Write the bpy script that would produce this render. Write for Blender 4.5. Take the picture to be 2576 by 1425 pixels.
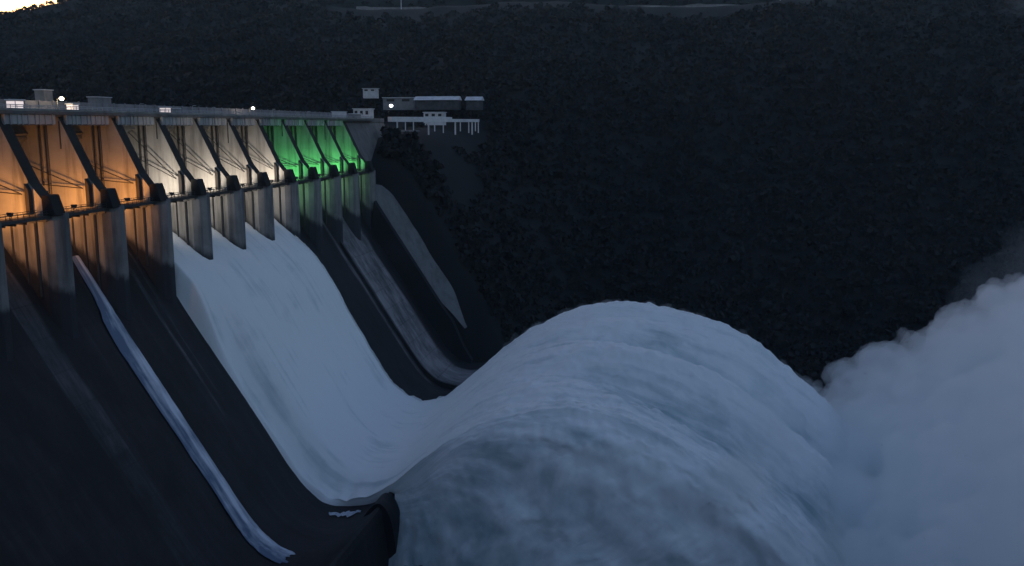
import bpy, bmesh, math, random
import numpy as np
from mathutils import Vector, noise, Matrix
random.seed(7)
rng = np.random.default_rng(7)
R = math.radians
sc = bpy.context.scene
for o in list(bpy.data.objects):
    bpy.data.objects.remove(o)

# ------------------------------------------------------------------ camera
# X points downstream, Y runs along the dam away from the viewer, Z is height above the viewpoint
cam = bpy.data.cameras.new('Camera')
cam.sensor_width = 36
cam.lens = 36 * 2300 / 2576
cam.clip_start = 0.5
cam.clip_end = 6000
co = bpy.data.objects.new('Camera', cam)
sc.collection.objects.link(co)
co.location = (0, 0, 0)
co.rotation_euler = (R(90 - 9.67), 0, R(10.73))
sc.camera = co

# ------------------------------------------------------------------ dusk sky
SUN_EL, SUN_ROT = 3.0, -47.0            # the glow after sunset, upstream over the left shoulder of the hill
w = bpy.data.worlds.new('World')
sc.world = w
w.use_nodes = True
wn = w.node_tree
bg = wn.nodes['Background']
sky = wn.nodes.new('ShaderNodeTexSky')
sky.sky_type = 'NISHITA'
sky.sun_disc = False
sky.sun_elevation = R(SUN_EL)
sky.sun_rotation = R(SUN_ROT)
sky.air_density = 1.0
sky.dust_density = 2.0
sky.ozone_density = 2.0
bg.inputs['Strength'].default_value = 0.15
tint = wn.nodes.new('ShaderNodeMix')
tint.data_type = 'RGBA'; tint.blend_type = 'MULTIPLY'
tint.inputs[0].default_value = 1.0
tint.inputs[7].default_value = (1.12, .98, 1.06, 1)
wn.links.new(sky.outputs[0], tint.inputs[6])
wn.links.new(tint.outputs[2], bg.inputs['Color'])
sun = bpy.data.lights.new('sun', 'SUN')
sun.energy = 0.05
sun.angle = R(20)
sun.color = (1, .85, .75)
so = bpy.data.objects.new('sun', sun)
sc.collection.objects.link(so)
sd = Vector((math.sin(R(SUN_ROT)) * math.cos(R(12)), math.cos(R(SUN_ROT)) * math.cos(R(12)), math.sin(R(12))))
so.rotation_euler = sd.to_track_quat('Z', 'Y').to_euler()
sc.view_settings.view_transform = 'Standard'
sc.view_settings.look = 'None'
sc.view_settings.exposure = 1.2
sc.view_settings.gamma = 1
sc.cycles.use_denoising = True
sc.cycles.volume_bounces = 24
sc.cycles.max_bounces = 26
sc.cycles.sample_clamp_indirect = 4.0

# ------------------------------------------------------------------ helpers
COL = sc.collection
def tag(o, label=None, cat=None, group=None, kind=None):
    if label: o['label'] = label
    if cat: o['category'] = cat
    if group: o['group'] = group
    if kind: o['kind'] = kind
    return o
def empty(name, loc=(0, 0, 0)):
    o = bpy.data.objects.new(name, None)
    o.empty_display_size = .5
    COL.objects.link(o)
    o.location = loc
    return o
class MB:
    """collects shapes, links them as one mesh object"""
    def __init__(s):
        s.v, s.f, s.m = [], [], []
    def add(s, vs, fs, mi=0):
        b = len(s.v)
        s.v += [tuple(p) for p in vs]
        s.f += [tuple(b + i for i in q) for q in fs]
        s.m += [mi] * len(fs)
        return s
    def box(s, x0, x1, y0, y1, z0, z1, mi=0):
        vs = [(x0, y0, z0), (x1, y0, z0), (x1, y1, z0), (x0, y1, z0), (x0, y0, z1), (x1, y0, z1), (x1, y1, z1), (x0, y1, z1)]
        return s.add(vs, [(0, 3, 2, 1), (4, 5, 6, 7), (0, 1, 5, 4), (1, 2, 6, 5), (2, 3, 7, 6), (3, 0, 4, 7)], mi)
    def bar(s, a, b, r, n=8, r2=None, mi=0):
        a, b = Vector(a), Vector(b)
        d = (b - a).normalized()
        u = d.orthogonal().normalized()
        v = d.cross(u)
        r2 = r if r2 is None else r2
        vs = []
        for p, rr in ((a, r), (b, r2)):
            for k in range(n):
                t = 2 * math.pi * k / n
                vs.append(p + u * (rr * math.cos(t)) + v * (rr * math.sin(t)))
        fs = [(k, (k + 1) % n, n + (k + 1) % n, n + k) for k in range(n)]
        fs += [tuple(range(n - 1, -1, -1)), tuple(range(n, 2 * n))]
        return s.add(vs, fs, mi)
    def prism_y(s, poly, y0, y1, mi=0, side_mi=None, edge_mi=None):
        """polygon in (x,z) extruded along y"""
        n = len(poly)
        vs = [(x, y0, z) for x, z in poly] + [(x, y1, z) for x, z in poly]
        s.add(vs, [tuple(range(n)), tuple(range(2 * n - 1, n - 1, -1))], mi if side_mi is None else side_mi)
        b = len(s.v) - 2 * n
        for k in range(n):
            s.f.append((b + k, b + n + k, b + n + (k + 1) % n, b + (k + 1) % n))
            s.m.append((edge_mi or {}).get(k, mi))
        return s
    def prism_z(s, poly, z0, z1, mi=0):
        n = len(poly)
        vs = [(x, y, z0) for x, y in poly] + [(x, y, z1) for x, y in poly]
        fs = [tuple(range(n - 1, -1, -1)), tuple(range(n, 2 * n))]
        fs += [(k, (k + 1) % n, n + (k + 1) % n, n + k) for k in range(n)]
        return s.add(vs, fs, mi)
    def ball(s, c, r, nu=10, nv=7, mi=0, sz=1.0):
        vs = [(c[0], c[1], c[2] + r * sz)]
        for j in range(1, nv):
            t = math.pi * j / nv
            for k in range(nu):
                q = 2 * math.pi * k / nu
                vs.append((c[0] + r * math.sin(t) * math.cos(q), c[1] + r * math.sin(t) * math.sin(q), c[2] + r * sz * math.cos(t)))
        vs.append((c[0], c[1], c[2] - r * sz))
        fs = [(0, 1 + k, 1 + (k + 1) % nu) for k in range(nu)]
        for j in range(nv - 2):
            a = 1 + j * nu
            fs += [(a + k, a + nu + k, a + nu + (k + 1) % nu, a + (k + 1) % nu) for k in range(nu)]
        a = 1 + (nv - 2) * nu
        fs += [(len(vs) - 1, a + (k + 1) % nu, a + k) for k in range(nu)]
        return s.add(vs, fs, mi)
    def build(s, name, mats, parent=None, bevel=0, smooth=False, off=(0, 0, 0)):
        me = bpy.data.meshes.new(name)
        me.from_pydata([(x - off[0], y - off[1], z - off[2]) for x, y, z in s.v], [], s.f)
        for m in (mats if isinstance(mats, (list, tuple)) else [mats]):
            me.materials.append(m)
        me.polygons.foreach_set('material_index', s.m)
        bm = bmesh.new()
        bm.from_mesh(me)
        bmesh.ops.recalc_face_normals(bm, faces=bm.faces)
        if bevel:
            bmesh.ops.bevel(bm, geom=[e for e in bm.edges if e.is_manifold and e.calc_face_angle(0) > .5], offset=bevel, segments=1, affect='EDGES', clamp_overlap=True)
        bm.to_mesh(me)
        bm.free()
        if smooth:
            me.polygons.foreach_set('use_smooth', [True] * len(me.polygons))
        o = bpy.data.objects.new(name, me)
        COL.objects.link(o)
        o.location = off
        if parent is not None:
            o.parent = parent
            o.location = Vector(off) - wloc(parent)
        return o
def wloc(o):
    p = o.location.copy()
    return p + wloc(o.parent) if o.parent is not None else p
def np_mesh(name, V, F, mats, parent=None, smooth=False, uv=None, attr=None):
    """V (n,3), F (m,k) as one mesh object"""
    me = bpy.data.meshes.new(name)
    k = F.shape[1]
    me.vertices.add(len(V))
    me.vertices.foreach_set('co', V.astype(np.float32).ravel())
    me.loops.add(F.size)
    me.loops.foreach_set('vertex_index', F.astype(np.int32).ravel())
    me.polygons.add(len(F))
    me.polygons.foreach_set('loop_start', np.arange(0, F.size, k, dtype=np.int32))
    me.polygons.foreach_set('use_smooth', np.full(len(F), smooth))
    if uv is not None:
        l = me.uv_layers.new(name='flow')
        l.data.foreach_set('uv', uv[F.ravel()].astype(np.float32).ravel())
    if attr:
        for an, av in attr.items():
            a = me.attributes.new(an, 'FLOAT', 'POINT')
            a.data.foreach_set('value', av.astype(np.float32))
    me.update()
    me.validate()
    for m in (mats if isinstance(mats, (list, tuple)) else [mats]):
        me.materials.append(m)
    o = bpy.data.objects.new(name, me)
    COL.objects.link(o)
    if parent is not None:
        o.parent = parent
        o.location = -wloc(parent)
    return o
def grid_faces(nu, nv):
    i = np.arange(nu - 1)[:, None] * nv + np.arange(nv - 1)[None, :]
    i = i.ravel()
    return np.stack([i, i + nv, i + nv + 1, i + 1], 1)
def catmull(P, n):
    P = np.array(P, float)
    L = len(P)
    t = np.linspace(0, L - 1, n)
    i = np.clip(t.astype(int), 0, L - 2)
    f = (t - i)[:, None]
    p = lambda k: P[np.clip(i + k, 0, L - 1)]
    a, b, c, d = p(-1), p(0), p(1), p(2)
    return .5 * ((2 * b) + (c - a) * f + (2 * a - 5 * b + 4 * c - d) * f ** 2 + (3 * b - a - 3 * c + d) * f ** 3)
def smooth(x, a, b):
    t = np.clip((x - a) / (b - a), 0, 1)
    return t * t * (3 - 2 * t)
_H = rng.random(4096)
def vnoise(x, y, z=0.0):
    """numpy value noise, about -1..1"""
    x, y, z = np.broadcast_arrays(np.asarray(x, float), np.asarray(y, float), np.asarray(z, float))
    xi, yi, zi = np.floor(x).astype(int), np.floor(y).astype(int), np.floor(z).astype(int)
    fx, fy, fz = x - xi, y - yi, z - zi
    fx, fy, fz = [f * f * (3 - 2 * f) for f in (fx, fy, fz)]
    h = lambda a, b, c: _H[(a * 73 + b * 1571 + c * 8999 + (a * b) % 131) & 4095]
    r = 0
    for a in (0, 1):
        for b in (0, 1):
            for c in (0, 1):
                r = r + h(xi + a, yi + b, zi + c) * (fx if a else 1 - fx) * (fy if b else 1 - fy) * (fz if c else 1 - fz)
    return r * 2 - 1
def fbm(x, y, z=0.0, o=4):
    r, a = 0, 1
    for k in range(o):
        r = r + a * vnoise(np.asarray(x) * 2 ** k + 17.3 * k, np.asarray(y) * 2 ** k + 5.1 * k, np.asarray(z) * 2 ** k)
        a *= .5
    return r / 1.9

# ------------------------------------------------------------------ materials
def mat(name):
    m = bpy.data.materials.new(name)
    m.use_nodes = True
    nt = m.node_tree
    b = nt.nodes['Principled BSDF']
    return m, nt, b
def nd(nt, t, **kw):
    n = nt.nodes.new(t)
    for k, v in kw.items():
        if k in n.inputs.keys():
            n.inputs[k].default_value = v
        else:
            setattr(n, k, v)
    return n
def ramp(nt, fac, stops):
    r = nt.nodes.new('ShaderNodeValToRGB')
    e = r.color_ramp.elements
    while len(e) < len(stops):
        e.new(.5)
    for q, (p, c) in zip(e, stops):
        q.position = p
        q.color = (*c, 1) if len(c) == 3 else c
    nt.links.new(fac, r.inputs[0])
    return r.outputs[0]
def mix(nt, fac, a, b, mode='MIX'):
    n = nt.nodes.new('ShaderNodeMix')
    n.data_type = 'RGBA'
    n.blend_type = mode
    for sk, val in ((n.inputs[0], fac), (n.inputs[6], a), (n.inputs[7], b)):
        if hasattr(val, 'is_linked'):
            nt.links.new(val, sk)
        else:
            sk.default_value = val if not isinstance(val, tuple) or len(val) == 4 else (*val, 1)
    return n.outputs[2]
def mathn(nt, op, a, b=0.0):
    n = nt.nodes.new('ShaderNodeMath')
    n.operation = op
    for sk, val in ((n.inputs[0], a), (n.inputs[1], b)):
        if hasattr(val, 'is_linked'):
            nt.links.new(val, sk)
        else:
            sk.default_value = val
    return n.outputs[0]
def coords(nt, scale=(1, 1, 1), out='Object'):
    tc = nt.nodes.new('ShaderNodeTexCoord')
    mp = nt.nodes.new('ShaderNodeMapping')
    mp.inputs['Scale'].default_value = scale
    nt.links.new(tc.outputs[out], mp.inputs[0])
    return mp.outputs[0]
def noise_n(nt, vec, scale, detail=4, rough=.55):
    n = nd(nt, 'ShaderNodeTexNoise', Scale=scale, Detail=detail, Roughness=rough)
    nt.links.new(vec, n.inputs['Vector'])
    return n.outputs[0]
def bump(nt, b, h, strength, dist):
    n = nd(nt, 'ShaderNodeBump', Strength=strength, Distance=dist)
    nt.links.new(h, n.inputs['Height'])
    nt.links.new(n.outputs[0], b.inputs['Normal'])
def concrete(name, lo, hi, streak=(.05, .05, .055), amt=.5, rough=.9, sx=.35, wet=False):
    """weathered concrete: mottling plus stains that ran down the face; wet adds a painted contact-shade band"""
    m, nt, b = mat(name)
    v = coords(nt)
    base = ramp(nt, noise_n(nt, v, .12, 6, .65), [(.3, lo), (.7, hi)])
    st = noise_n(nt, coords(nt, (sx, sx, .035)), 1.0, 5, .6)
    f = mathn(nt, 'MULTIPLY', ramp(nt, st, [(.46, (0, 0, 0)), (.66, (1, 1, 1))]), amt)
    c = mix(nt, f, base, streak)
    if wet:                                                           # contact shade painted as a dark wet band just above the water line
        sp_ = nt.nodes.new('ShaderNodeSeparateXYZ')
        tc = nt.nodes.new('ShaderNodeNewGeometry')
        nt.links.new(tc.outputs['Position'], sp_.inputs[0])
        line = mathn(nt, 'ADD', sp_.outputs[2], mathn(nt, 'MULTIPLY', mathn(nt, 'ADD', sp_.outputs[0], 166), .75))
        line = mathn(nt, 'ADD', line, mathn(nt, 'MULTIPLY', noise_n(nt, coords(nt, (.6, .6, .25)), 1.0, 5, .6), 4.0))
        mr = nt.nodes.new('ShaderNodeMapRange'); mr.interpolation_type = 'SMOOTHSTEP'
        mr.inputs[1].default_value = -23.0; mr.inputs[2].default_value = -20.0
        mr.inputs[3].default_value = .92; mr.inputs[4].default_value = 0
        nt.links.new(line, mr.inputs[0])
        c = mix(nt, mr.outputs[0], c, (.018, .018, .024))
    nt.links.new(c, b.inputs['Base Color'])
    b.inputs['Roughness'].default_value = rough
    bump(nt, b, noise_n(nt, v, 1.2, 6, .7), .35, .15)
    return m
def plain(name, col, rough=.7, var=.25, metal=0, sc_=1.0):
    m, nt, b = mat(name)
    n = noise_n(nt, coords(nt), sc_, 5, .6)
    c = ramp(nt, n, [(.3, tuple(x * (1 - var) for x in col)), (.7, tuple(min(1, x * (1 + var)) for x in col))])
    nt.links.new(c, b.inputs['Base Color'])
    b.inputs['Roughness'].default_value = rough
    b.inputs['Metallic'].default_value = metal
    return m
def emis(name, col, strength):
    m, nt, b = mat(name)
    b.inputs['Base Color'].default_value = (*[min(1, c) for c in col], 1)
    b.inputs['Emission Color'].default_value = (*col, 1)
    b.inputs['Emission Strength'].default_value = strength
    return m
M = {}
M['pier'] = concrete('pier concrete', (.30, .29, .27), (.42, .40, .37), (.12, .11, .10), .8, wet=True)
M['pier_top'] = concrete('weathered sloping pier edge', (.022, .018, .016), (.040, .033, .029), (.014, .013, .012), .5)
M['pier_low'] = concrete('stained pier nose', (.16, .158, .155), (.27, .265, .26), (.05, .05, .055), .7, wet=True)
M['deck'] = concrete('pale deck concrete', (.34, .33, .33), (.50, .49, .48), (.16, .15, .15), .5)
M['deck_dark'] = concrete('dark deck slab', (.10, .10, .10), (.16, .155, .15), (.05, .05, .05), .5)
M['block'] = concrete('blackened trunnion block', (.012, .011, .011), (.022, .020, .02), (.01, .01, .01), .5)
M['steel'] = plain('dark painted steel', (.045, .042, .04), .55, .3)
M['gate'] = plain('grey painted gate steel', (.11, .115, .12), .5, .25)
M['rail'] = plain('pale railing paint', (.40, .40, .42), .6, .2)
M['white'] = plain('whitewashed wall', (.70, .68, .70), .8, .15, sc_=.4)
M['roof'] = plain('sheet roof', (.66, .66, .70), .6, .2, sc_=.3)
M['grey'] = plain('grey plaster', (.24, .24, .25), .85, .25, sc_=.4)
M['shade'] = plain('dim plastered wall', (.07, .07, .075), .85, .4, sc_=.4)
M['dark'] = plain('dark opening', (.02, .02, .022), .5, .2)
M['rock'] = plain('wet rock', (.035, .037, .04), .6, .4, sc_=.3)

def chute_mat():
    m, nt, b = mat('spillway concrete with algae')
    v = coords(nt)
    sep = nt.nodes.new('ShaderNodeSeparateXYZ')
    nt.links.new(v, sep.inputs[0])
    wob = noise_n(nt, coords(nt, (.02, .25, .02)), 1.0, 5, .6)
    y = mathn(nt, 'ADD', sep.outputs[1], mathn(nt, 'MULTIPLY', mathn(nt, 'SUBTRACT', wob, .5), 5.0))
    st = noise_n(nt, coords(nt, (.018, .55, .018)), 1.0, 6, .65)
    base = ramp(nt, st, [(.35, (.007, .007, .009)), (.55, (.012, .011, .014)), (.72, (.024, .023, .025))])
    # cleaner bays without flow near the right bank
    def band(lo, hi, soft):
        a = nt.nodes.new('ShaderNodeMapRange'); a.interpolation_type = 'SMOOTHSTEP'
        a.inputs[1].default_value = lo - soft; a.inputs[2].default_value = lo + soft
        c = nt.nodes.new('ShaderNodeMapRange'); c.interpolation_type = 'SMOOTHSTEP'
        c.inputs[1].default_value = hi - soft; c.inputs[2].default_value = hi + soft
        nt.links.new(y, a.inputs[0]); nt.links.new(y, c.inputs[0])
        return mathn(nt, 'SUBTRACT', a.outputs[0], c.outputs[0])
    fine = ramp(nt, noise_n(nt, coords(nt, (.06, .9, .06)), 1.0, 6, .7), [(.35, (.25, .25, .25)), (.7, (1, 1, 1))])
    def upto(x0, soft, lo=0.0):
        r_ = nt.nodes.new('ShaderNodeMapRange'); r_.interpolation_type = 'SMOOTHSTEP'
        r_.inputs[1].default_value = x0 - soft; r_.inputs[2].default_value = x0 + soft
        r_.inputs[3].default_value = 1; r_.inputs[4].default_value = lo
        nt.links.new(sep.outputs[0], r_.inputs[0])
        return r_.outputs[0]
    mul = lambda a, b_: mathn(nt, 'MULTIPLY', a, b_)
    c = mix(nt, mul(band(371.5, 402, 2.5), mathn(nt, 'ADD', mul(fine, .5), .5)), base, (.30, .30, .31))
    c = mix(nt, mul(mul(band(180.5, 187.5, .8), fine), mul(upto(-129, .4, .35), .8)), c, (.11, .11, .115))
    c = mix(nt, mul(mul(band(228.0, 229.3, .5), mul(fine, fine)), mul(upto(-127, 3), .9)), c, (.30, .30, .30))
    c = mix(nt, mul(mul(band(232.5, 233.1, .3), mul(fine, fine)), mul(upto(-130, 3), .5)), c, (.2, .2, .2))
    c = mix(nt, mul(mul(band(366.4, 368.6, .6), fine), upto(-106, 3)), c, (.24, .24, .25))
    # lift joints across the face and patches of algae
    jz = mathn(nt, 'ABSOLUTE', mathn(nt, 'SUBTRACT', mathn(nt, 'FRACT', mul(sep.outputs[2], 1 / 7.5)), .5))
    jr = ramp(nt, jz, [(.0, (.62, .62, .62)), (.03, (1, 1, 1))])
    c = mix(nt, 1.0, c, jr, 'MULTIPLY')
    pt = ramp(nt, noise_n(nt, coords(nt, (.05, .10, .05)), 1.0, 7, .7), [(.40, (.35, .36, .37)), (.60, (1.35, 1.28, 1.3))])
    c = mix(nt, 1.0, c, pt, 'MULTIPLY')
    nt.links.new(c, b.inputs['Base Color'])
    b.inputs['Roughness'].default_value = .72
    bump(nt, b, noise_n(nt, coords(nt, (.3, 1, .3)), 1.0, 6, .7), .5, .25)
    return m
M['chute'] = chute_mat()

def water_mat(name, foam, clear, lo=.38, hi=.62, su=.38, sv=5.0, use_attr=True, bmp=.15):
    """white falling water: foam streaked along the flow, clearer teal water between"""
    m, nt, b = mat(name)
    uv = coords(nt, (su, sv, 1), 'UV')
    n1 = noise_n(nt, uv, 1.0, 6, .6)
    n2 = noise_n(nt, coords(nt, (.06, .06, .06)), 1.0, 5, .6)
    s = mathn(nt, 'ADD', mathn(nt, 'MULTIPLY', n1, .55), mathn(nt, 'MULTIPLY', n2, .45))
    if use_attr:
        a = nd(nt, 'ShaderNodeAttribute', attribute_name='clear')
        s = mathn(nt, 'SUBTRACT', s, a.outputs['Fac'])
    c = ramp(nt, s, [(lo, clear), (hi, foam)])
    nt.links.new(c, b.inputs['Base Color'])
    b.inputs['Roughness'].default_value = .8
    b.inputs['Specular IOR Level'].default_value = .25
    bump(nt, b, mathn(nt, 'ADD', n1, n2), bmp, .8)
    return m
M['water'] = water_mat('white spillway water', (.94, .95, .95), (.42, .52, .55), .20, .47, bmp=.3)
M['stream'] = water_mat('thin sheet of water', (.72, .75, .84), (.15, .19, .28), .32, .56, .5, 4.0, bmp=.3)
M['river'] = water_mat('foaming river', (.55, .62, .66), (.10, .16, .18), .40, .62, 1, 1, False)

# ------------------------------------------------------------------ layout numbers
S = 22.2                                             # pier spacing
YB = lambda i: 194.5 + S * (i - 1)
PN = lambda i: YB(i) - 3.9                           # near face of pier i
PF = lambda i: YB(i) + 2.2                           # far face of pier i
PIERS = list(range(-1, 12))
CH = [(-178, -17), (-172, -17.6), (-164, -23), (-156, -33.5), (-149, -44.5), (-145, -51), (-138, -61.8), (-130, -74), (-121, -87.8),
      (-112, -101.3), (-107, -107), (-102, -110.3), (-96, -111.5), (-90, -110.6), (-86, -108.7), (-83, -106)]

# ------------------------------------------------------------------ terrain
TR = np.array([(-60, -150), (0, -146), (60, -112), (120, -76), (270, 0), (420, 58), (650, 143), (900, 225), (1150, 285), (1700, 300)], float)
TL = np.array([(-60, -60), (-6, -26), (3, -20), (37, -5), (75, -3), (130, -1), (170, 10), (260, 34), (420, 66), (650, 143), (900, 225), (1150, 285), (1700, 300)], float)
def height(X, Y):
    X, Y = np.asarray(X, float), np.asarray(Y, float)
    wob = 14 * fbm(X / 120, Y / 120, 3.3) * smooth(Y, 520, 700)
    yf_r = 436 + 10 * vnoise(X / 70, 0.5) + np.maximum(X - 150, 0) * .05
    hr = np.interp(Y - yf_r, TR[:, 0], TR[:, 1])
    hl = np.interp(Y - 420, TL[:, 0], TL[:, 1])
    wgt = smooth(X, -50, -150)
    h = hr * (1 - wgt) + hl * wgt
    h = np.where((Y < 424) & (X > -200), -150, h)                      # the gorge floor under the dam
    gul = fbm(X / 90, Y / 200, 9.1, 4)
    h = h + 16 * gul * smooth(Y, 500, 640) + wob * .6 + 3 * fbm(X / 25, Y / 25, 1.7) * smooth(Y, 440, 500)
    bw = smooth(np.abs(Y - 1090), 45, 14) * smooth(X, -440, -400) * smooth(X, 170, 120)
    h = h * (1 - bw) + bw * (137.0 - (X + 400) * .0155)
    cap = np.where(X < -929, 120 + (X + 929) * .207, 120 + (X + 929) * .38) + 5 * vnoise(X / 30, Y / 30)
    h = np.where(X < -300, np.minimum(h, cap), h)
    near = -3 - 1.05 * np.maximum(Y, 0) + 3 * fbm(X / 30, Y / 30, 4.4) - np.where(Y < 0, 0, 0)
    near = np.where(Y < 0, -3 - Y * .25, near)
    return np.maximum(np.maximum(h, np.where(Y > 330, -150, -150)), np.maximum(near, -150))
xs = np.arange(-1500, 1501, 9.0)
ys = np.arange(-300, 1900, 9.0)
GX, GY = np.meshgrid(xs, ys, indexing='ij')
V = np.stack([GX.ravel(), GY.ravel(), height(GX, GY).ravel()], 1)
def haze_tone(nt):
    '''dark gorge to paler plateau scrub, distance haze painted into the colour'''
    sp_ = nt.nodes.new('ShaderNodeSeparateXYZ')
    nt.links.new(coords(nt), sp_.inputs[0])
    zz = mathn(nt, 'ADD', sp_.outputs[2], mathn(nt, 'MULTIPLY', noise_n(nt, coords(nt, (.008, .008, .01)), 1.0, 4, .6), 120))
    mr = nt.nodes.new('ShaderNodeMapRange'); mr.interpolation_type = 'SMOOTHSTEP'
    mr.inputs[1].default_value = 60; mr.inputs[2].default_value = 240
    nt.links.new(zz, mr.inputs[0])
    return ramp(nt, mr.outputs[0], [(0, (.62, .62, .66)), (1, (2.3, 2.4, 2.3))])  # paler with height: haze painted into leaf and ground colour
def hill_mat():
    m, nt, b = mat('scrub covered ground')
    n = noise_n(nt, coords(nt, (.02, .02, .03)), 1.0, 8, .65)
    c = ramp(nt, n, [(.3, (.009, .010, .010)), (.55, (.013, .014, .013)), (.75, (.020, .019, .019))])
    c = mix(nt, 1.0, c, haze_tone(nt), 'MULTIPLY')
    nt.links.new(c, b.inputs['Base Color'])
    b.inputs['Roughness'].default_value = .95
    return m
hill = np_mesh('hill', V, grid_faces(len(xs), len(ys)), hill_mat(), smooth=True)
tag(hill, 'dark scrubby hillside rising behind the dam on the right bank', 'hill', kind='structure')

# ------------------------------------------------------------------ forest: one mass of crowns on the far hill
def forest_mat():
    m, nt, b = mat('dusk forest leaves')
    n = noise_n(nt, coords(nt, (.012, .012, .02)), 1.0, 6, .6)
    n2 = noise_n(nt, coords(nt, (.4, .4, .4)), 1.0, 3, .6)
    c = ramp(nt, mathn(nt, 'ADD', mathn(nt, 'MULTIPLY', n, .85), mathn(nt, 'MULTIPLY', n2, .15)),
             [(.34, (.008, .009, .008)), (.5, (.014, .015, .013)), (.64, (.025, .025, .022))])
    c = mix(nt, 1.0, c, haze_tone(nt), 'MULTIPLY')
    nt.links.new(c, b.inputs['Base Color'])
    b.inputs['Roughness'].default_value = .9
    return m
def make_forest():
    pts = []
    N = 260000
    # denser near the gorge, thinner high up
    Y = 425 + 1150 * rng.random(N) ** 1.6
    rat = -1.0 + 1.75 * rng.random(N)
    X = rat * Y
    den = fbm(X / 60, Y / 60, 2.2)
    ok = (den > -.75 + .5 * rng.random(N) - .2)
    ok &= ~((X > -225) & (X < -112) & (Y > 458) & (Y < 508))          # the terrace with the buildings
    ok &= ~((X > -205) & (X < -122) & (Y >= 510) & (Y < 572))
    ok &= ~((X < -150) & (Y < 478))
    ok &= ~((X < -205) & (Y < 520))
    ok &= Y > 436
    ok &= ~((Y > 1020) & (Y < 1106) & (X > -420) & (X < 150))
    X, Y = X[ok][:62000], Y[ok][:62000]
    Z = height(X, Y)
    ok = Z > -143
    X, Y, Z = X[ok], Y[ok], Z[ok]
    n = len(X)
    K = 14
    r = (1.4 + 3.2 * rng.random(n) ** 2.5) * (1 + (Y - 430) / 3000)
    d = rng.normal(size=(n, K, 3))
    d /= np.linalg.norm(d, axis=2, keepdims=True)
    d[..., 2] = np.abs(d[..., 2]) * 1.0 - .25
    rad = r[:, None] * (.55 + .55 * rng.random((n, K)))
    lump = 1 + .3 * np.sin(d[..., 0] * 4 + X[:, None]) * np.cos(d[..., 1] * 4 + Y[:, None])
    C = np.stack([X, Y, Z + r * .75], 1)[:, None, :] + d * (rad * lump)[..., None] * np.array([1, 1, .95])
    a = rng.normal(size=(n, K, 3)) + d * .2
    nrm = d + .6 * a
    nrm /= np.linalg.norm(nrm, axis=2, keepdims=True)
    t = np.cross(nrm, rng.normal(size=(n, K, 3)))
    t /= np.linalg.norm(t, axis=2, keepdims=True)
    s = np.cross(nrm, t)
    sz = (r[:, None] * (.28 + .25 * rng.random((n, K))))[..., None]
    q = np.stack([C + t * sz, C + s * sz * .8, C - t * sz * .9, C - s * sz], 2)
    V = q.reshape(-1, 3)
    F = np.arange(len(V)).reshape(-1, 4)
    o = np_mesh('forest', V, F, forest_mat())
    tag(o, 'dark mass of trees covering the hillside across the gorge', 'forest', kind='stuff')
make_forest()

# ------------------------------------------------------------------ river
xs = np.linspace(-80, 900, 140); ys = np.linspace(120, 520, 70)
GX, GY = np.meshgrid(xs, ys, indexing='ij')
V = np.stack([GX.ravel(), GY.ravel(), (-141 + 1.6 * fbm(GX / 12, GY / 12, .2)).ravel()], 1)
rv = np_mesh('river', V, grid_faces(len(xs), len(ys)), M['river'], smooth=True, uv=np.stack([GX.ravel() / 30, GY.ravel() / 12], 1))
tag(rv, 'foaming river at the foot of the spillway', 'river', kind='structure')

# ------------------------------------------------------------------ the dam
dam = empty('dam', (-165, 300, -50))
tag(dam, 'long grey concrete gravity dam with piers, gates and a stepped spillway in the gorge', 'dam')
# spillway chute and flip bucket: one sheet over the crest, down the face, round the bucket and down the lip
prof = catmull(CH, 90)
prof = np.vstack([[(-196, -60), (-190, -19)], prof, [(-82.3, -106.4), (-81.6, -108), (-81, -113), (-80, -122), (-78.5, -135), (-76, -152), (-150, -152)]])
cy = np.linspace(120, 416, 120)
V = np.zeros((len(prof), len(cy), 3))
V[..., 0] = prof[:, 0, None]; V[..., 1] = cy[None]; V[..., 2] = prof[:, 1, None]
dz = .25 * fbm(V[..., 0] / 6, V[..., 1] / 9, 7.7)
V[..., 2] += dz * ((prof[:, 0] > -145) & (prof[:, 1] > -112))[:, None]
np_mesh('spillway_chute', V.reshape(-1, 3), grid_faces(len(prof), len(cy)), M['chute'], dam, smooth=False)
for y in (119.5, 416):
    MB().prism_y([(x, z) for x, z in prof[::3]], y, y + .5).build('spillway_end_wall', M['chute'], dam)

b = MB()
nz = catmull([(-89, -112), (-86, -107.6), (-83.4, -105.2), (-81, -106.2), (-79.2, -110), (-78.2, -116), (-77.6, -126), (-77, -152)], 30)
b.prism_y([tuple(p) for p in nz] + [(-90, -152)], 233.5, 241.5)
b.build('bucket_nosing', M['chute'], dam)
PIER_UP = [(-190, -20.5), (-190, 2.6), (-159, 2.6), (-151.6, -12.8), (-148.6, -16.6), (-148.6, -20.5)]
PIER_LOW = [(-190, -62), (-190, -20.5), (-148.6, -20.5), (-148.6, -60)]
def pier_shape(i):
    n, f = PN(i), PF(i)
    b = MB()
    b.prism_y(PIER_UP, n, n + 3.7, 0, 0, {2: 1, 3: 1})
    b.prism_y(PIER_LOW, n, f, 0)
    # nose below the walkway: chamfered towards the viewer, flat downstream
    b.prism_z([(-148.6, n + .003), (-146.6, n + .9), (-145.2, n + 2.6), (-145.0, f - 1.6), (-146.2, f - .3), (-148.6, f - .003)], -60, -20.2, 2)
    return b
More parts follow.
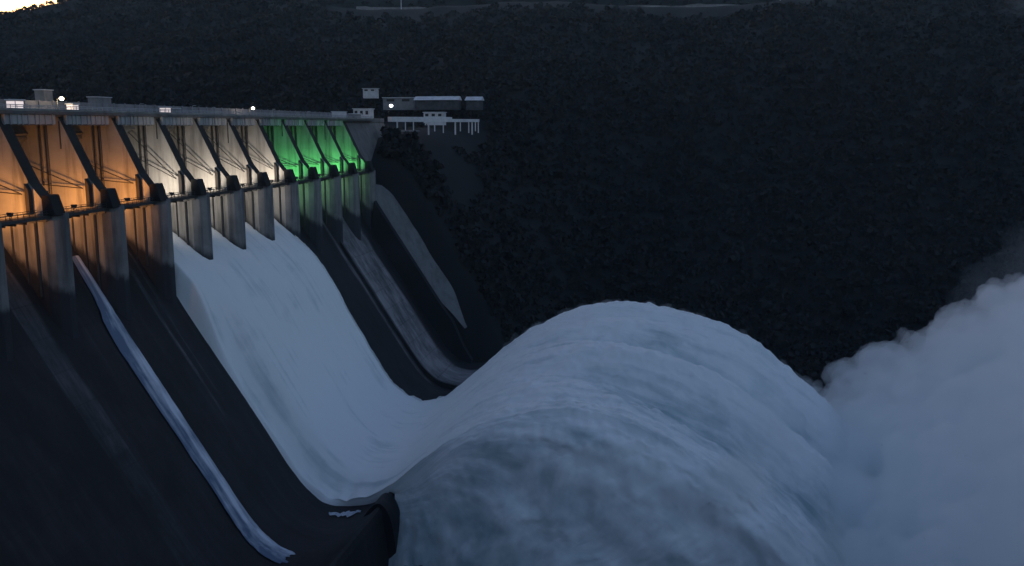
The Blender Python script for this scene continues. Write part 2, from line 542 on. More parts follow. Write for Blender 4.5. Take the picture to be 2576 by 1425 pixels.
for i in PIERS:
    n, f = PN(i), PF(i)
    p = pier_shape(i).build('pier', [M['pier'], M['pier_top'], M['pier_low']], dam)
    # trunnion block standing on the nose
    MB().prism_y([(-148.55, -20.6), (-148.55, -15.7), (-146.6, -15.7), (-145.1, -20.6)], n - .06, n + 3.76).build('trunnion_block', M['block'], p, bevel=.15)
    # fin on the near face under the slope, pipes and a ladder rail
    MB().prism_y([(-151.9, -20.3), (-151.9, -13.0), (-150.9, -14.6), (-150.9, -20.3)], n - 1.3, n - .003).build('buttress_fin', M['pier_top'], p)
    for x, z0, z1, r in [(-162.6, 1.5, -17.5, .38), (-164.4, 1.5, -15.0, .24), (-158.6, 1.5, -3.5 - (i * 29 % 4), .18)]:
        if x < -160 or i % 2 == 0:
            MB().bar((x, n - .45, z0), (x, n - .45, z1), r, 6).build('drain_pipe', M['steel'], p)
    for dx in (0, 3.1, 6.5):
        MB().bar((-150.6 - dx, n - .22, -22.4), (-150.6 - dx, n - .22, -38 - dx * .6 - (i * 37 % 5)), .24 if dx else .36, 6).build('wall_pipe', M['steel'], p)

# radial gates between the piers
def gate(i, lift):
    n, f = PF(i) + .15, PN(i + 1) - .15
    tx, tz, rad = -152.5, -15.5, 21.5
    b = MB()
    A = [R(180 - 4 - lift + a) for a in np.linspace(-38, 8, 12)]
    po = [(tx + rad * math.cos(a), tz + rad * math.sin(a)) for a in A]
    pi = [(tx + (rad - .8) * math.cos(a), tz + (rad - .8) * math.sin(a)) for a in A]
    b.prism_y(po + pi[::-1], n, f)
    for k in range(1, 11, 3):
        x, z = pi[k]
        b.box(x - .2, x + .7, n + .3, f - .3, z - .35, z + .35)
    g = b.build('radial_gate', M['gate'], dam)
    for y in (n + 1.3, f - 1.3):
        for k in (5, 9):
            MB().bar((tx, y, tz), (pi[k][0], y, pi[k][1]), .15, 6).build('gate_arm', M['steel'], g)
for i in PIERS[:-1]:
    gate(i, 22 if 3 <= i <= 6 else 0)

# deck: slab, parapets, girders hung between the piers
D0, D1 = 120, 452
b = MB()
b.box(-182, -158.6, D0, D1, 2.6, 3.6)
b.box(-158.6, -157.4, D0, D1, 3.15, 3.95)
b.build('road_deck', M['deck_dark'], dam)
b = MB()
b.box(-158.15, -157.85, D0, D1, 3.952, 4.3)
b.box(-158.25, -157.6, D0, D1, 4.302, 4.55)
b.build('parapet', M['deck'], dam)
b = MB()
b.box(-171.3, -170.8, D0, D1, 3.603, 7.0)
for k in range(int((D1 - D0) / 5.5)):
    y = D0 + 2 + k * 5.5
    b.box(-170.8, -170.5, y, y + .5, 3.604, 7.2)
b.build('parapet', concrete('grey upstream wall', (.24, .23, .25), (.36, .34, .36), (.12, .12, .12), .6), dam)
b = MB()
for z in (4.95, 5.35):
    b.box(-158.06, -157.94, D0, D1, z - .09, z + .09)
for k in range(int((D1 - D0) / 2.2)):
    y = D0 + k * 2.2
    b.box(-158.05, -157.95, y - .05, y + .05, 4.45, 5.35)
b.build('deck_railing', M['rail'], dam)
for i in PIERS[:-1]:
    n, f = PF(i) - 4.7, PN(i + 1) - 2.5
    b = MB()
    b.box(-158.55, -158.0, n, f, .75, 3.05)
    k = 0
    y = n
    while y < f - .4:
        b.box(-158.0, -157.7, y, y + .3, .6, 3.1)
        y += 1.55 + .5 * ((k * 7 + i) % 3)
        k += 1
    b.build('girder', M['deck'], dam)
    b = MB()
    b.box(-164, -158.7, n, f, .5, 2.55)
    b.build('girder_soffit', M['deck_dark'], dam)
# service walkway across the pier noses
b = MB()
b.box(-150.3, -146.9, PN(-1), PF(11) + 4, -21.3, -20.55)
for i in PIERS[:-1]:
    for k in range(5):
        y = PF(i) + 1.5 + k * 3.4
        b.box(-150.2, -147.0, y, y + .35, -21.9, -21.3)
wk = b.build('service_walkway', M['steel'], dam)
b = MB()
Yw = PN(-1)
while Yw < PF(11) + 4:
    b.bar((-146.98, Yw, -20.55), (-146.98, Yw, -19.35), .07, 5)
    b.bar((-150.2, Yw, -20.55), (-150.2, Yw, -19.35), .06, 5)
    Yw += 1.9
for z in (-19.95, -19.35):
    for x in (-146.98, -150.2):
        b.box(x - .06, x + .06, PN(-1), PF(11) + 4, z - .06, z + .06)
b.build('walkway_railing', M['steel'], wk)

# divider wall, training wall, abutment
def wall_along(y0, y1, top, name, m, x_from=-146, x_to=-84, end=4):
    pr = [p for p in prof if x_from <= p[0] <= x_to and p[1] > -112]
    lo = [(x, z - 4) for x, z in pr]
    hi = [(x + top * .10, z + top * min(1, (len(pr) - k) / end)) for k, (x, z) in enumerate(pr)]
    return MB().prism_y(lo[::2] + hi[::-1][::2], y0, y1).build(name, m, dam)
wall_along(370.2, 371.7, 1.9, 'divider_wall', M['chute'], -146, -90, 8)
wall_along(413.2, 416.8, 14.5, 'training_wall', M['chute'], -147, -99, 12)
LIN = concrete('pale lined bank', (.15, .15, .155), (.21, .21, .215), (.08, .08, .085), .5)
a = catmull([(-148.5, -27), (-143, -36), (-130, -56), (-117.6, -75.6), (-108, -86), (-102, -93)], 30)
V = np.zeros((30, 7, 3))
for k in range(7):
    t = k / 6
    rag = 1.6 * fbm(np.arange(30) / 2.2, k * .7, 5.5) * t
    tp = (1 - .92 * smooth(np.arange(30), 18, 29)) * (.15 + .85 * smooth(np.arange(30), -2, 8))
    V[:, k, 0] = a[:, 0] + 1.0 * t
    V[:, k, 1] = 416.8 + 11 * t * tp + rag * tp
    V[:, k, 2] = a[:, 1] + (9.5 * t + rag * .6) * tp - 2.2
np_mesh('bank_lining', V.reshape(-1, 3), grid_faces(30, 7), LIN, dam)
b = MB()
b.prism_y([(-190, -50), (-190, 2.6), (-160, 2.6), (-150.5, -20), (-149, -50)], 418, 475)
b.prism_y([(-160.4, 2.6), (-160.4, 4.6), (-159.6, 4.6), (-159.6, 2.6)], 418, 475)
b.build('abutment_block', concrete('abutment concrete', (.15, .145, .145), (.21, .20, .20), (.08, .08, .08), .5), dam)

# ------------------------------------------------------------------ falling water and jet
FAR = [(-166, -26.5), (-158, -30.5), (-150.5, -35.6), (-142, -43), (-134, -52), (-124, -70), (-115, -85), (-107, -96.5), (-100, -101), (-94.5, -102.2),
       (-86.7, -99.8), (-75.7, -90.7), (-64.9, -81.7), (-52.8, -73.5), (-38.1, -66.9), (-25, -64.6), (-13.5, -64.2), (-2.1, -66), (9.2, -69.1), (20.4, -73.6),
       (30.3, -80.2), (38.8, -86.8), (49, -95), (60, -106), (72, -121), (84, -140)]
NEAR = [(-166, -26.5), (-158, -30.5), (-150.5, -36), (-142, -44.5), (-134, -55), (-124, -71.5), (-115, -86.3), (-107, -98), (-100, -104), (-94.5, -106.2),
        (-84.6, -104.6), (-73.4, -95.8), (-61.5, -87), (-47.7, -80.8), (-33.1, -78.2), (-24, -78.9), (-16.7, -80.4), (-8, -84), (-0.4, -88), (8, -93),
        (15.8, -98.5), (23, -104.5), (32, -112.5), (40, -121), (47, -130), (54, -140)]
NU = 420
pf, pn = catmull(FAR, NU), catmull(NEAR, NU)
uu = np.linspace(0, len(FAR) - 1, NU)
jet = smooth(uu, 9.5, 12.5)                                          # 0 on the chute, 1 in the air
floor_n = np.interp(pn[:, 0], [c[0] for c in CH], [c[1] for c in CH])
floor = np.interp(pf[:, 0], [c[0] for c in CH], [c[1] for c in CH])
ks = np.argmin(np.abs(uu - 10))
rows, clr, uvv = [], [], []
def fall(P, k):
    """trajectories that fall shorter than P: k 0..1 goes from the jet's own path to water tumbling off the lip"""
    Q = P.copy()
    x0, z0 = -82.0, P[ks, 1]
    dx = np.maximum(P[:, 0] - x0, 0)
    Q[:, 0] = np.where(P[:, 0] > x0, x0 + dx * (1 - .93 * k), P[:, 0])
    drop = (P[:, 1] - z0)
    Q[:, 1] = np.where(P[:, 0] > x0, z0 + np.where(drop > 0, drop * (1 - k) ** 1.3, drop) - k * 46 * smooth(dx, 0, 95) - 8 * k * smooth(dx, 0, 20), P[:, 1])
    return Q
NA, NT, NC = 14, 150, 70
for k in np.linspace(1, 0, NA, endpoint=False):                      # far side, unseen but closed
    P = fall(pf, k * .8)
    P[:, 1] = np.where(jet > 0, P[:, 1], P[:, 1])
    skirt = (1 - jet) * k
    z = P[:, 1] * (1 - skirt) + (floor - .6) * skirt
    y = 327.0 + 5 * np.sqrt(k) * (1 - jet) + jet * (6 + 4 * k)
    rows.append(np.stack([P[:, 0], y - 3 * (1 - jet), z], 1)); clr.append(np.full(NU, .05)); uvv.append(np.full(NU, -k * .3))
for k in range(NT):                                                  # top
    s = k / (NT - 1)
    e = s ** 1.25
    P = pf * (1 - e) + pn * e
    y = 326 + jet * 5 - s * (326 - 243.5 + jet * 5)
    # lobes of the four open bays, and the valley between far jets and the low near one
    lob = (math.cos(s * 4 * 2 * math.pi) * 1.1) * jet * smooth(uu, 10, 15)
    dip = -7.5 * math.exp(-((s - .30) / .08) ** 2) * smooth(uu, 12, 18) - 7.5 * math.exp(-((s - .70) / .13) ** 2) * smooth(uu, 12, 17)
    edge = smooth(np.array(s), 0.0, .05)
    sk = (1 - float(edge)) * (1 - jet) * 2.2
    thin = float(smooth(np.array(s), .84, 1.0)) * (1 - smooth(uu, 8.2, 11)) * smooth(uu, 3, 4.5)   # the sheet thins out towards its near edge
    zt = (P[:, 1] + lob + dip - sk) * (1 - thin) + (np.interp(P[:, 0], [c[0] for c in CH], [c[1] for c in CH]) + 1.6 + .5 * vnoise(uu * 2.3, 3.1)) * thin
    rows.append(np.stack([P[:, 0], y, zt], 1))
    clr.append((.14 * math.exp(-((s - .30) / .08) ** 2) + .20 * math.exp(-((s - .72) / .12) ** 2) + .12 * smooth(np.array(s), .8, 1)) * smooth(uu, 12, 17) + .13 * np.exp(-((s - .92) / .025) ** 2) * (1 - jet) * smooth(uu, 3, 5))
    uvv.append(np.full(NU, s))
for k in np.linspace(0, 1, NC + 1)[1:]:                              # near side curtain
    P = fall(pn, k ** 1.6)
    tn = (1 - smooth(uu, 8.2, 11)) * smooth(uu, 3, 4.5)
    P[:, 1] = P[:, 1] * (1 - tn) + (floor_n + 1.6 + .5 * vnoise(uu * 2.3, 3.1)) * tn
    kk = 1 - (1 - k) ** 2
    z = P[:, 1] * (1 - (1 - jet) * kk) + (floor_n - 1.5) * (1 - jet) * kk + (1.5 * np.sin(k * 15 + .8 + .25 * uu) + 1.0 * np.sin(k * 31 - .15 * uu)) * min(1, 4 * k) * jet * smooth(uu, 12, 16)
    y = 243.5 - 2.3 * np.sqrt(k) * (1 - jet) - jet * (28 * k ** .72 * smooth(uu, 10.2, 16)) + 3.6 * smooth(uu, 7.5, 9) * (1 - jet) * (k + .3)
    rows.append(np.stack([P[:, 0], y, z], 1)); clr.append((.02 + .10 * k + .16 * k * np.exp(-((uu - 13.5) / 2.5) ** 2)) * jet + .01); uvv.append(1 + k * (.06 + .30 * jet))
V = np.stack(rows, 1)                                                 # (NU, NV, 3)
NV = V.shape[1]
clr = np.stack(clr, 1); uvv = np.stack(uvv, 1)
UU = np.repeat(uu[:, None], NV, 1)
# roughen: long ripples along the flow, lumps growing in the air
amp = .35 + 1.5 * smooth(UU, 10, 15) + 1.2 * smooth(UU, 17, 23)
n1 = fbm(UU * .55, uvv * 26, 2.0, 5)
n2 = fbm(V[..., 0] / 5, V[..., 1] / 5, V[..., 2] / 5, 4)
side = np.clip(uvv - 1, 0, 1) > .001
V[..., 2] += np.where(side, .4, 1) * amp * (.4 * n1 + .6 * n2)
V[..., 1] -= np.where(side, .2 + 1.0 * smooth(UU, 10, 15), .3) * amp * (.9 * n1 + .6 * n2)
V[..., 2] += (.15 + .55 * smooth(UU, 10, 13)) * fbm(V[..., 0] / 1.7, V[..., 1] / 1.7, V[..., 2] / 1.7, 3)
# ragged right edge of the sheet on the chute
edg = np.exp(-((uvv) / .035) ** 2) * (1 - smooth(UU, 10, 12))
V[..., 2] += edg * 1.6 * fbm(UU * 3.1, 4.2, 1.0, 4)
clot = np.clip(fbm(UU * 1.6, uvv * 40, 8.0, 4) - .12, 0, 1) * smooth(UU, 10.5, 14)
V[..., 2] += clot * 1.3
clr = clr - .22 * clot + .10 * np.clip(-fbm(UU * .8, uvv * 22, 5.0, 4) - .15, 0, 1) * smooth(UU, 10.5, 14)
wt = np_mesh('water', V.reshape(-1, 3), grid_faces(NU, NV), M['water'], smooth=True,
             uv=np.stack([UU.ravel(), uvv.ravel() * 5], 1), attr={'clear': clr.ravel()})
tag(wt, 'white water pouring through the four open gates and leaping off the flip bucket', 'water', kind='structure')

# thin stream beside the second pier
pp = catmull(CH[3:], 200)
pp = pp[pp[:, 0] < -99.3]
ns = len(pp)
V = np.zeros((ns, 24, 3)); cl = np.zeros((ns, 24))
t = np.linspace(0, 1, ns)
for k in range(24):
    s = k / 23
    wdt = 3.4 + 3.6 * smooth(t, 0, .35) + .5 * vnoise(t * 5, 1.1)
    y = 212.2 - wdt + s * wdt + .3 * fbm(t * 30, k / 9, 2, 3) * (1 if k in (0, 23) else .5)
    V[:, k, 0] = pp[:, 0] + .25; V[:, k, 1] = y
    V[:, k, 2] = pp[:, 1] + .25 + .22 * math.sin(math.pi * s) ** .6 + .07 * fbm(t * 40, s * 6, 4)
    cl[:, k] = .08 * math.exp(-min(s, 1 - s) / .05) + .17 * (1 - smooth(np.array(s + .12 * vnoise(t * 8, 3.3)), .40, .62))
endx = pp[-1, 0] + 2.2 * fbm(np.arange(24) / 3, 1.5, 2)
V[-1, :, 0] = endx; V[-1, :, 2] -= .5
UVs = np.stack([np.repeat(t[:, None], 24, 1).ravel() * 20, np.tile(np.linspace(0, 1, 24), ns)], 1)
st = np_mesh('water_stream', V.reshape(-1, 3), grid_faces(ns, 24), M['stream'], smooth=True, uv=UVs, attr={'clear': cl.ravel()})
tag(st, 'narrow pale stream running down the dark chute beside the orange-lit piers', 'water', kind='structure')

# splash lying in the bucket by the edge of the big flow
V = []
b = MB()
for k in range(16):
    x = -99 + 9 * k / 15
    z = np.interp(x, [c[0] for c in CH], [c[1] for c in CH]) + .3
    wd = 1.3 * math.sin(math.pi * (k + .5) / 16) + 1.3 * random.random() ** 2
    y = 237.2 + random.uniform(-.9, .9) + .12 * k
    V.append([(x, y - wd, z - .15), (x, y, z + .35), (x, y + wd * .8, z - .15)])
V = np.array(V)
sp = np_mesh('splash', V.reshape(-1, 3), grid_faces(16, 3), M['stream'], uv=np.random.default_rng(1).random((48, 2)) * 3, attr={'clear': np.zeros(48)})
tag(sp, 'white splash lying in the bucket beside the edge of the flood', 'splash', kind='stuff')

# ------------------------------------------------------------------ spray cloud
def mist_mat(name, dens, aniso=0, col=(.960, .989, 1.0)):
    m = bpy.data.materials.new(name)
    m.use_nodes = True
    nt = m.node_tree
    nt.nodes.clear()
    o = nt.nodes.new('ShaderNodeOutputMaterial')
    v = nd(nt, 'ShaderNodeVolumePrincipled', Density=dens, Anisotropy=aniso)
    v.inputs['Color'].default_value = (*col, 1)
    nt.links.new(v.outputs[0], o.inputs['Volume'])
    m.cycles.homogeneous_volume = True
    return m
def puff_cloud(name, balls, voxel, material, amp, size, seed=0):
    """billowing cloud: puffs fused into one closed skin and roughened"""
    b = MB()
    for c, r in balls:
        b.ball(c, r, 14, 10)
    me = bpy.data.meshes.new(name)
    me.from_pydata(b.v, [], b.f)
    o = bpy.data.objects.new(name, me)
    COL.objects.link(o)
    rm = o.modifiers.new('r', 'REMESH'); rm.mode = 'VOXEL'; rm.voxel_size = voxel
    dg = bpy.context.evaluated_depsgraph_get()
    me2 = bpy.data.meshes.new_from_object(o.evaluated_get(dg))
    o.modifiers.clear()
    o.data = me2
    nvt = len(me2.vertices)
    co_ = np.empty(nvt * 3, np.float32); me2.vertices.foreach_get('co', co_)
    no = np.empty(nvt * 3, np.float32); me2.vertices.foreach_get('normal', no)
    P = co_.reshape(-1, 3); Nn = no.reshape(-1, 3)
    d = np.abs(fbm(P[:, 0] / size, P[:, 1] / size, P[:, 2] / size + seed, 5))
    d2 = fbm(P[:, 0] / size / 3, P[:, 1] / size / 3, P[:, 2] / size / 3 + 40 + seed, 3)
    P = P + Nn * (amp * (d * 1.3 + .35 * d2 - .2))[:, None]
    me2.vertices.foreach_set('co', P.astype(np.float32).ravel())
    me2.materials.clear(); me2.materials.append(material)
    me2.polygons.foreach_set('use_smooth', [True] * len(me2.polygons))
    me2.update()
    return o
balls = []
rr = random.Random(3)
def top_at(x, y):
    z = np.interp(x, [40, 52, 66, 82, 99, 116, 150, 200], [-108, -101, -90, -81, -69, -60, -47, -37])
    return z - .10 * max(0, 330 - y)
for k in range(190):
    x = rr.uniform(46, 190); y = rr.uniform(205, 372)
    r = rr.uniform(7, 15) * (.7 + x / 200)
    if x - r < 34 + .0 * y: x = 34 + r
    balls.append(((x, y, top_at(x, y) - r), r))
for k in range(330):                                                  # small billows over its whole skin
    x = rr.uniform(44, 150); y = rr.uniform(215, 374)
    r = rr.uniform(2.6, 6.0) * (.8 + x / 400)
    balls.append(((x, y, top_at(x, y) - r * rr.uniform(.2, .9)), r))
for k in range(16):
    x = 56 + k * 9
    for y in (225, 270, 320):
        balls.append(((x, y, top_at(x, y) - 40), 28))
ms = puff_cloud('mist', balls, 1.3, mist_mat('dense spray', .085), 3.6, 7.0)
tag(ms, 'dense billowing cloud of white spray rising where the jets land', 'mist', kind='stuff')

hz = MB().box(-1700, 1700, -400, 2000, -155, 420).build('haze', mist_mat('evening air', .00005, 0, (.58, .82, 1)))
tag(hz, 'thin blue evening haze filling the gorge', 'haze', kind='stuff')

wisps = []
for k in range(40):                                                   # spray over the falling end of the jets
    x = rr.uniform(14, 52); y = rr.uniform(214, 325)
    wisps.append(((x, y, np.interp(x, [10, 30, 52], [-86, -98, -112]) + .14 * (y - 241) + rr.uniform(-4, 3)), rr.uniform(4, 8)))
for k in range(90):                                                   # fringe along the crests of the jets
    q = pf[int(np.interp(rr.uniform(12, 21.5), uu, np.arange(NU)))]
    wisps.append(((q[0], rr.uniform(318, 331), q[1] + rr.uniform(-.8, .6)), rr.uniform(1.6, 2.8)))
m2 = puff_cloud('mist', wisps, 1.1, mist_mat('thin spray', .028), 2.2, 4.0, 7)
tag(m2, 'thin ragged veil of spray torn off the jets', 'mist', kind='stuff')
m4 = puff_cloud('mist', [((106 + 8 * k + rr.uniform(-4, 4), 334 - 3 * k, -58 + 7.5 * k), 13 + 1.6 * k) for k in range(8)], 2.0, mist_mat('rising spray', .0035, 0, (.84, .94, 1)), 6.0, 12.0, 2)
tag(m4, 'faint plume of spray rising at the right above the dense cloud', 'mist', kind='stuff')
far = [((196 + rr.uniform(0, 60), 690 + rr.uniform(-20, 25), 80 + rr.uniform(0, 60)), rr.uniform(9, 22)) for k in range(16)]
m3 = puff_cloud('mist', far, 3.0, mist_mat('drifting cloud', .0022, 0, (.78, .91, 1)), 10, 16.0, 3)
tag(m3, 'faint blue cloud drifting over the hill in the upper right', 'mist', kind='stuff')

# ------------------------------------------------------------------ small lit and unlit things on the crest
def lamp_light(name, loc, power, col, radius=.3, spot=None, aim=None, parent=None, blend=.6):
    l = bpy.data.lights.new(name, 'SPOT' if spot else 'POINT')
    l.energy = power; l.color = col; l.shadow_soft_size = radius
    if spot:
        l.spot_size = R(spot); l.spot_blend = blend
    o = bpy.data.objects.new(name, l)
    COL.objects.link(o)
    o.location = loc
    if aim is not None:
        o.rotation_euler = (Vector(aim) - Vector(loc)).to_track_quat('-Z', 'Y').to_euler()
    if parent is not None:
        o.parent = parent
        o.location = Vector(loc) - wloc(parent)
    return o
ORANGE, WARMW, GREEN = (1, .38, .08), (1, .86, .70), (.12, 1, .22)
NTH = ['nearest', 'second', 'third', 'fourth']
for i in range(1, 12):
    col, cname, k = (ORANGE, 'orange', i - 1) if i <= 3 else (WARMW, 'white', i - 4) if i <= 7 else (GREEN, 'green', i - 8)
    y = PN(i) - 10.0
    fl = empty('floodlight', (-149.2, y, -20.55))
    tag(fl, f'{cname} floodlight on the walkway washing the {NTH[k]} {cname}-lit pier', 'floodlight', 'floodlights on the service walkway')
    b = MB()
    b.bar((-149.2, y, -20.55), (-149.2, y, -19.9), .10, 6)
    b.box(-149.6, -148.8, y - .06, y + .06, -19.95, -19.8)
    b.build('stand', M['steel'], fl)
    b = MB()
    b.prism_y([(-149.75, -19.75), (-148.65, -19.75), (-148.5, -18.95), (-149.9, -18.95)], y - .25, y + .45)
    b.build('housing', M['steel'], fl, bevel=.05)
    MB().box(-149.7, -148.7, y + .452, y + .50, -19.6, -19.1).build('lens', emis(cname + ' lens', col, 2.5), fl)
    pw = {'orange': 2900, 'white': 3700, 'green': 3000}[cname]
    lamp_light('floodlight_beam', (-153.2, y + .8, -19.0), pw, col, .4, 136, (-159, y + 9.6, -12), fl, .5)
    lamp_light('added_spill', (-153.5, y - 1.0, -23.2), pw * (.60 if cname == 'orange' else .34), tuple((.92 * c + .08) if cname == 'orange' else (.65 * c + .35) for c in col), .6, 160, (-156, y + 11.5, -24), fl, 1.0)  # added lamp under the walkway, without a fitting, for spill on lower faces

def street_lamp(x, y, base, h, col, lab, power, arm=1.4, r=.45):
    t = empty('street_lamp', (x, y, base))
    tag(t, lab, 'lamp', 'lamps along the crest')
    b = MB()
    b.bar((x, y, base), (x, y, base + h), .14, 8, .08)
    b.bar((x, y, base + h), (x + arm, y, base + h + .25), .06, 6)
    b.bar((x, y, base), (x, y, base + .35), .25, 8)
    b.build('pole', M['steel'], t)
    b = MB()
    b.ball((x + arm, y, base + h), r, 10, 8, sz=.8)
    b.build('lamp_head', emis('lamp glass', col, 6), t)
    lamp_light('lamp_light', (x + arm, y, base + h - .6), power, col, .5, parent=t)
street_lamp(-165.5, 221.6, 3.6, 3.9, (1, .80, .52), 'bright warm lamp on a pole above the orange-lit bays', 450, r=.6)
street_lamp(-165.5, 332.3, 3.6, 3.6, (1, .88, .70), 'warm lamp above the last white-lit bay of the dam', 350, r=.6)
for yy, hh, where in ((259.5, 3.4, 'just left of the third lit kiosk'), (290.5, 3.6, 'above the second white-lit bay'), (303.5, 3.3, 'between the second and third white-lit bays'), (352, 3.5, 'over the first green-lit bay'), (387, 3.2, 'over the third green-lit bay')):
    t = empty('lamp_post', (-165.5, yy, 3.6))
    tag(t, 'thin unlit lamp post on the crest ' + where, 'lamp post', 'unlit posts along the crest')
    MB().bar((-165.5, yy, 3.6), (-165.5, yy, 3.6 + hh), .12, 6, .08).build('pole', M['rail'], t)
    MB().box(-165.3, -164.2, yy - .15, yy + .15, 3.55 + hh, 3.75 + hh).build('lamp_head', M['rail'], t)
street_lamp(-158.5, 480, 3.0, 8.4, (.92, .95, 1), 'cold white lamp beside the buildings past the end of the dam', 900, r=.95)

def kiosk(x, y, wx, wy, h, lab, lit=True, roofm='roof', z0=3.6, wallm='white', litcol=(1, .84, .80), e=.32):
    t = empty('kiosk', (x, y, z0))
    tag(t, lab, 'kiosk', 'huts on the crest road')
    b = MB()
    b.box(x - wx / 2, x + wx / 2, y - wy / 2, y + wy / 2, z0, z0 + h)
    b.build('wall', M[wallm], t)
    b = MB()
    b.box(x - wx / 2 - .3, x + wx / 2 + .3, y - wy / 2 - .3, y + wy / 2 + .3, z0 + h, z0 + h + .25)
    b.build('roof', M[roofm], t, bevel=.05)
    if not lit:
        return t
    b = MB()
    b.box(x + wx / 2, x + wx / 2 + .06, y - wy * .44, y + wy * .44, z0 + h * .18, z0 + h * .92)
    b.box(x - wx * .44, x + wx * .44, y - wy / 2 - .06, y - wy / 2, z0 + h * .18, z0 + h * .92)
    b.build('window', emis('lit window', litcol, e) if lit else M['dark'], t)
    return t
kiosk(-165, 205.1, 2.6, 3.0, 3.0, 'lit pinkish kiosk left of the bright warm lamp')
kiosk(-165, 227.1, 2.0, 2.4, 2.5, 'lit pinkish kiosk just right of the bright warm lamp')
kiosk(-165, 272.7, 2.2, 3.0, 2.6, 'lit pinkish kiosk with a grey shed attached, over the first white-lit bay', e=.3)
kiosk(-165, 277.2, 2.6, 4.6, 2.3, 'low grey shed beside the third lit kiosk', lit=False, wallm='grey')
kiosk(-164, 421.5, 4.0, 9, 3.6, 'pale block hut at the far end of the crest', lit=False)
kiosk(-175, 229, 3.0, 3.4, 6.4, 'grey hoist cabin behind the bright warm lamp', lit=False, wallm='grey')
kiosk(-175, 253.7, 3.0, 7.0, 5.2, 'low grey cabin with a flat roof behind the crest road', lit=False, wallm='grey')

# ------------------------------------------------------------------ buildings past the end of the dam
def building(x, y, z0, wx, wy, h, lab, rot=0, wallm='white', roof='flat', nwin=5):
    t = empty('building', (x, y, z0))
    tag(t, lab, 'building')
    X0, X1, Y0, Y1 = x - wx / 2, x + wx / 2, y - wy / 2, y + wy / 2
    MB().box(X0, X1, Y0, Y1, z0 - 4, z0 + h).build('wall', M[wallm], t)
    b = MB()
    if roof == 'flat':
        b.box(X0 - .5, X1 + .5, Y0 - .5, Y1 + .5, z0 + h, z0 + h + .4)
    else:
        b.prism_y([(X0 - .8, z0 + h), (x, z0 + h + 2.2), (X1 + .8, z0 + h)], Y0 - .8, Y1 + .8) if wy > wx else \
            b.add([(X0 - .8, Y0 - .8, z0 + h), (X1 + .8, Y0 - .8, z0 + h), (X1 + .8, Y1 + .8, z0 + h), (X0 - .8, Y1 + .8, z0 + h), (X0 - .8, y, z0 + h + 2.4), (X1 + .8, y, z0 + h + 2.4)],
                  [(0, 1, 5, 4), (2, 3, 4, 5), (0, 4, 3), (1, 2, 5), (3, 2, 1, 0)])
    b.build('roof', M['roof'], t)
    for k in range(nwin):
        xc = X0 + (k + .5) * wx / nwin
        MB().box(xc - wx / nwin * .25, xc + wx / nwin * .25, Y0 - .08, Y0, z0 + h * .35, z0 + h * .8).build('window', M['dark'], t)
    return t
building(-153, 560, 14.6, 27, 9, 1.9, 'long low shed with a wide pale roof on the slope above the lamp', roof='gable', nwin=3, wallm='shade')
building(-131, 566, 14.6, 9, 8, 1.8, 'small shed with a pale roof at the right end of the long shed', roof='gable', nwin=1, wallm='shade')
building(-180, 568, 14.8, 20, 8, 3.4, 'grey block partly hidden behind the long pale shed', wallm='grey', nwin=2)
building(-210.5, 600, 23.2, 9, 6, 2.2, 'small pale hut highest on the slope above the dam end', nwin=2)
building(-180, 500, 5.4, 9.5, 7, 4.6, 'pale house just behind the end of the crest', nwin=3)
building(-149.5, 540, 5.2, 12, 7, 3.4, 'low pale house right of the lamp below the long shed', nwin=3)
building(-171, 458, 2.6, 7, 6, 4.0, 'small grey hut on the abutment', wallm='grey', nwin=2)

pv = empty('pavilion', (-134, 485, -8))
tag(pv, 'long pale viewing platform raised on columns beside the dam end', 'pavilion')
A, Bv = Vector((-154, 468, 2.4)), Vector((-115, 502, 2.4))
dirv = (Bv - A).normalized(); nv_ = Vector((dirv.y, -dirv.x, 0))
def strip(b, t0, t1, o0, o1, z0, z1):
    L = (Bv - A).length
    c = [A + dirv * L * t + nv_ * o for t, o in ((t0, o0), (t1, o0), (t1, o1), (t0, o1))]
    b.prism_z([(p.x, p.y) for p in c], z0 + A.z, z1 + A.z)
b = MB(); strip(b, 0, 1, -3, 3, .4, 1.2); strip(b, 0, .68, -3.0, 2.6, 1.2, 3.0)
b.build('slab', M['white'], pv)
b = MB(); strip(b, 0, 1, 2.9, 3.05, 1.2, 2.0)
b.build('parapet', M['white'], pv)
for k, tt in enumerate((.06, .15, .24, .41, .48, .58, .72, .78, .88, .92, .96, .995)):
    p = A + dirv * (Bv - A).length * tt + nv_ * 2.2
    MB().bar((p.x, p.y, -4.0 + .9 * ((k * 5) % 3)), (p.x, p.y, .4 + A.z), .32 + .12 * (k % 3 == 0), 8).build('column', M['white'], pv)
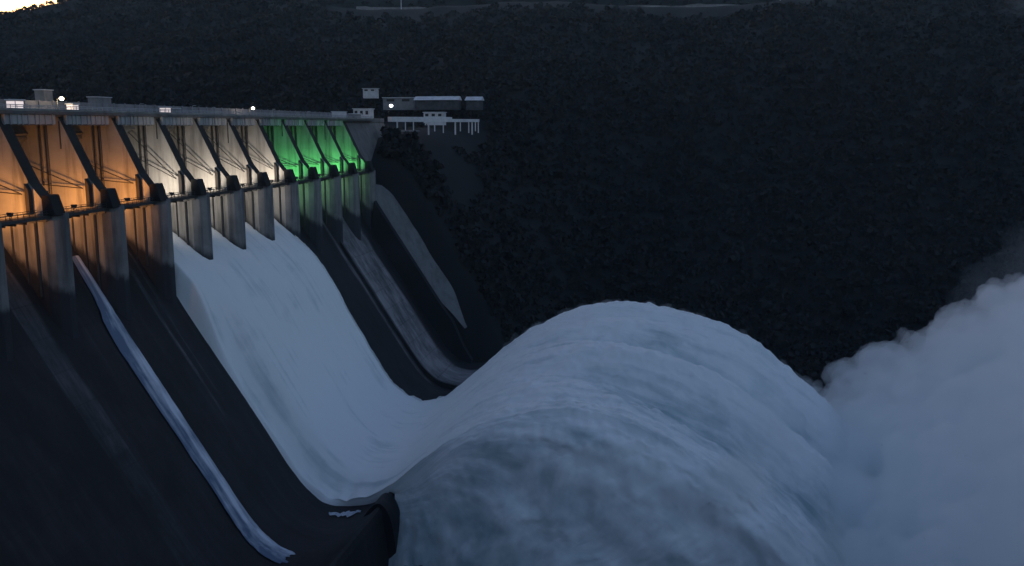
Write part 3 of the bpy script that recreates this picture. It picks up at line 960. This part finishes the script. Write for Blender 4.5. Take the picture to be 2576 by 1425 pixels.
b = MB(); strip(b, 0, .3, -4, 3.4, -4.6, -4.0)
b.build('lower_slab', M['grey'], pv)

# ------------------------------------------------------------------ road wall and masts high on the hill
V = []
nr = 90
for k in range(nr):
    t = k / (nr - 1)
    X = -400 + 520 * t; Y = 1096 + 3 * math.sin(t * 9); z = 136.5 - (X + 400) * .0155
    top = z + 6.5 + 1.3 * float(vnoise(k * .31, 2.2)) + (1.2 if k % 17 < 3 else 0)
    V += [(X, Y - 1, z - 3), (X, Y - 1, top), (X, Y + .2, top), (X, Y + .2, z - 3)]
V = np.array(V)
rw = np_mesh('retaining_wall', V, grid_faces(nr, 4), plain('pale roadside wall', (.30, .30, .30), .9, .6, sc_=.05))
tag(rw, 'long pale retaining wall of a road high across the hillside', 'wall')
def mast(X, Y, z0, h, lab):
    t = empty('mast', (X, Y, z0))
    tag(t, lab, 'mast')
    b = MB(); b.bar((X, Y, z0 - 4), (X, Y, z0 + h), .7, 6, .35); b.build('pole', M['white'], t)
    b = MB(); b.box(X - 2.2, X + 2.2, Y - .3, Y + .3, z0 + h - 1, z0 + h - .2); b.build('crossarm', M['white'], t)
    MB().ball((X, Y - .9, z0 + h - 3), .55, 8, 6).build('lamp_head', emis('far lamp', (1, .9, .75), 1.2), t)
mast(-340, 1085, 142, 14, 'pale mast at the left end of the hillside road')
mast(96, 1085, 132, 16, 'pale mast at the right end of the hillside road')

# rocks at the foot of the near bank
def rock(x, y, z, r, lab, seed):
    bm = bmesh.new()
    bmesh.ops.create_icosphere(bm, subdivisions=4, radius=r)
    for v in bm.verts:
        p = v.co.copy()
        v.co *= 1 + .35 * noise.fractal(p / r * 1.3 + Vector((seed, 0, 0)), 1.0, 2.0, 5)
        v.co.z *= .7
    me = bpy.data.meshes.new('rock'); bm.to_mesh(me); bm.free()
    me.materials.append(M['rock'])
    o = bpy.data.objects.new('rock', me); COL.objects.link(o); o.location = (x, y, z)
    tag(o, lab, 'rock')
rock(-69, 228, -124.5, 6.0, 'wet black rock below the lip of the bucket', 3.1)
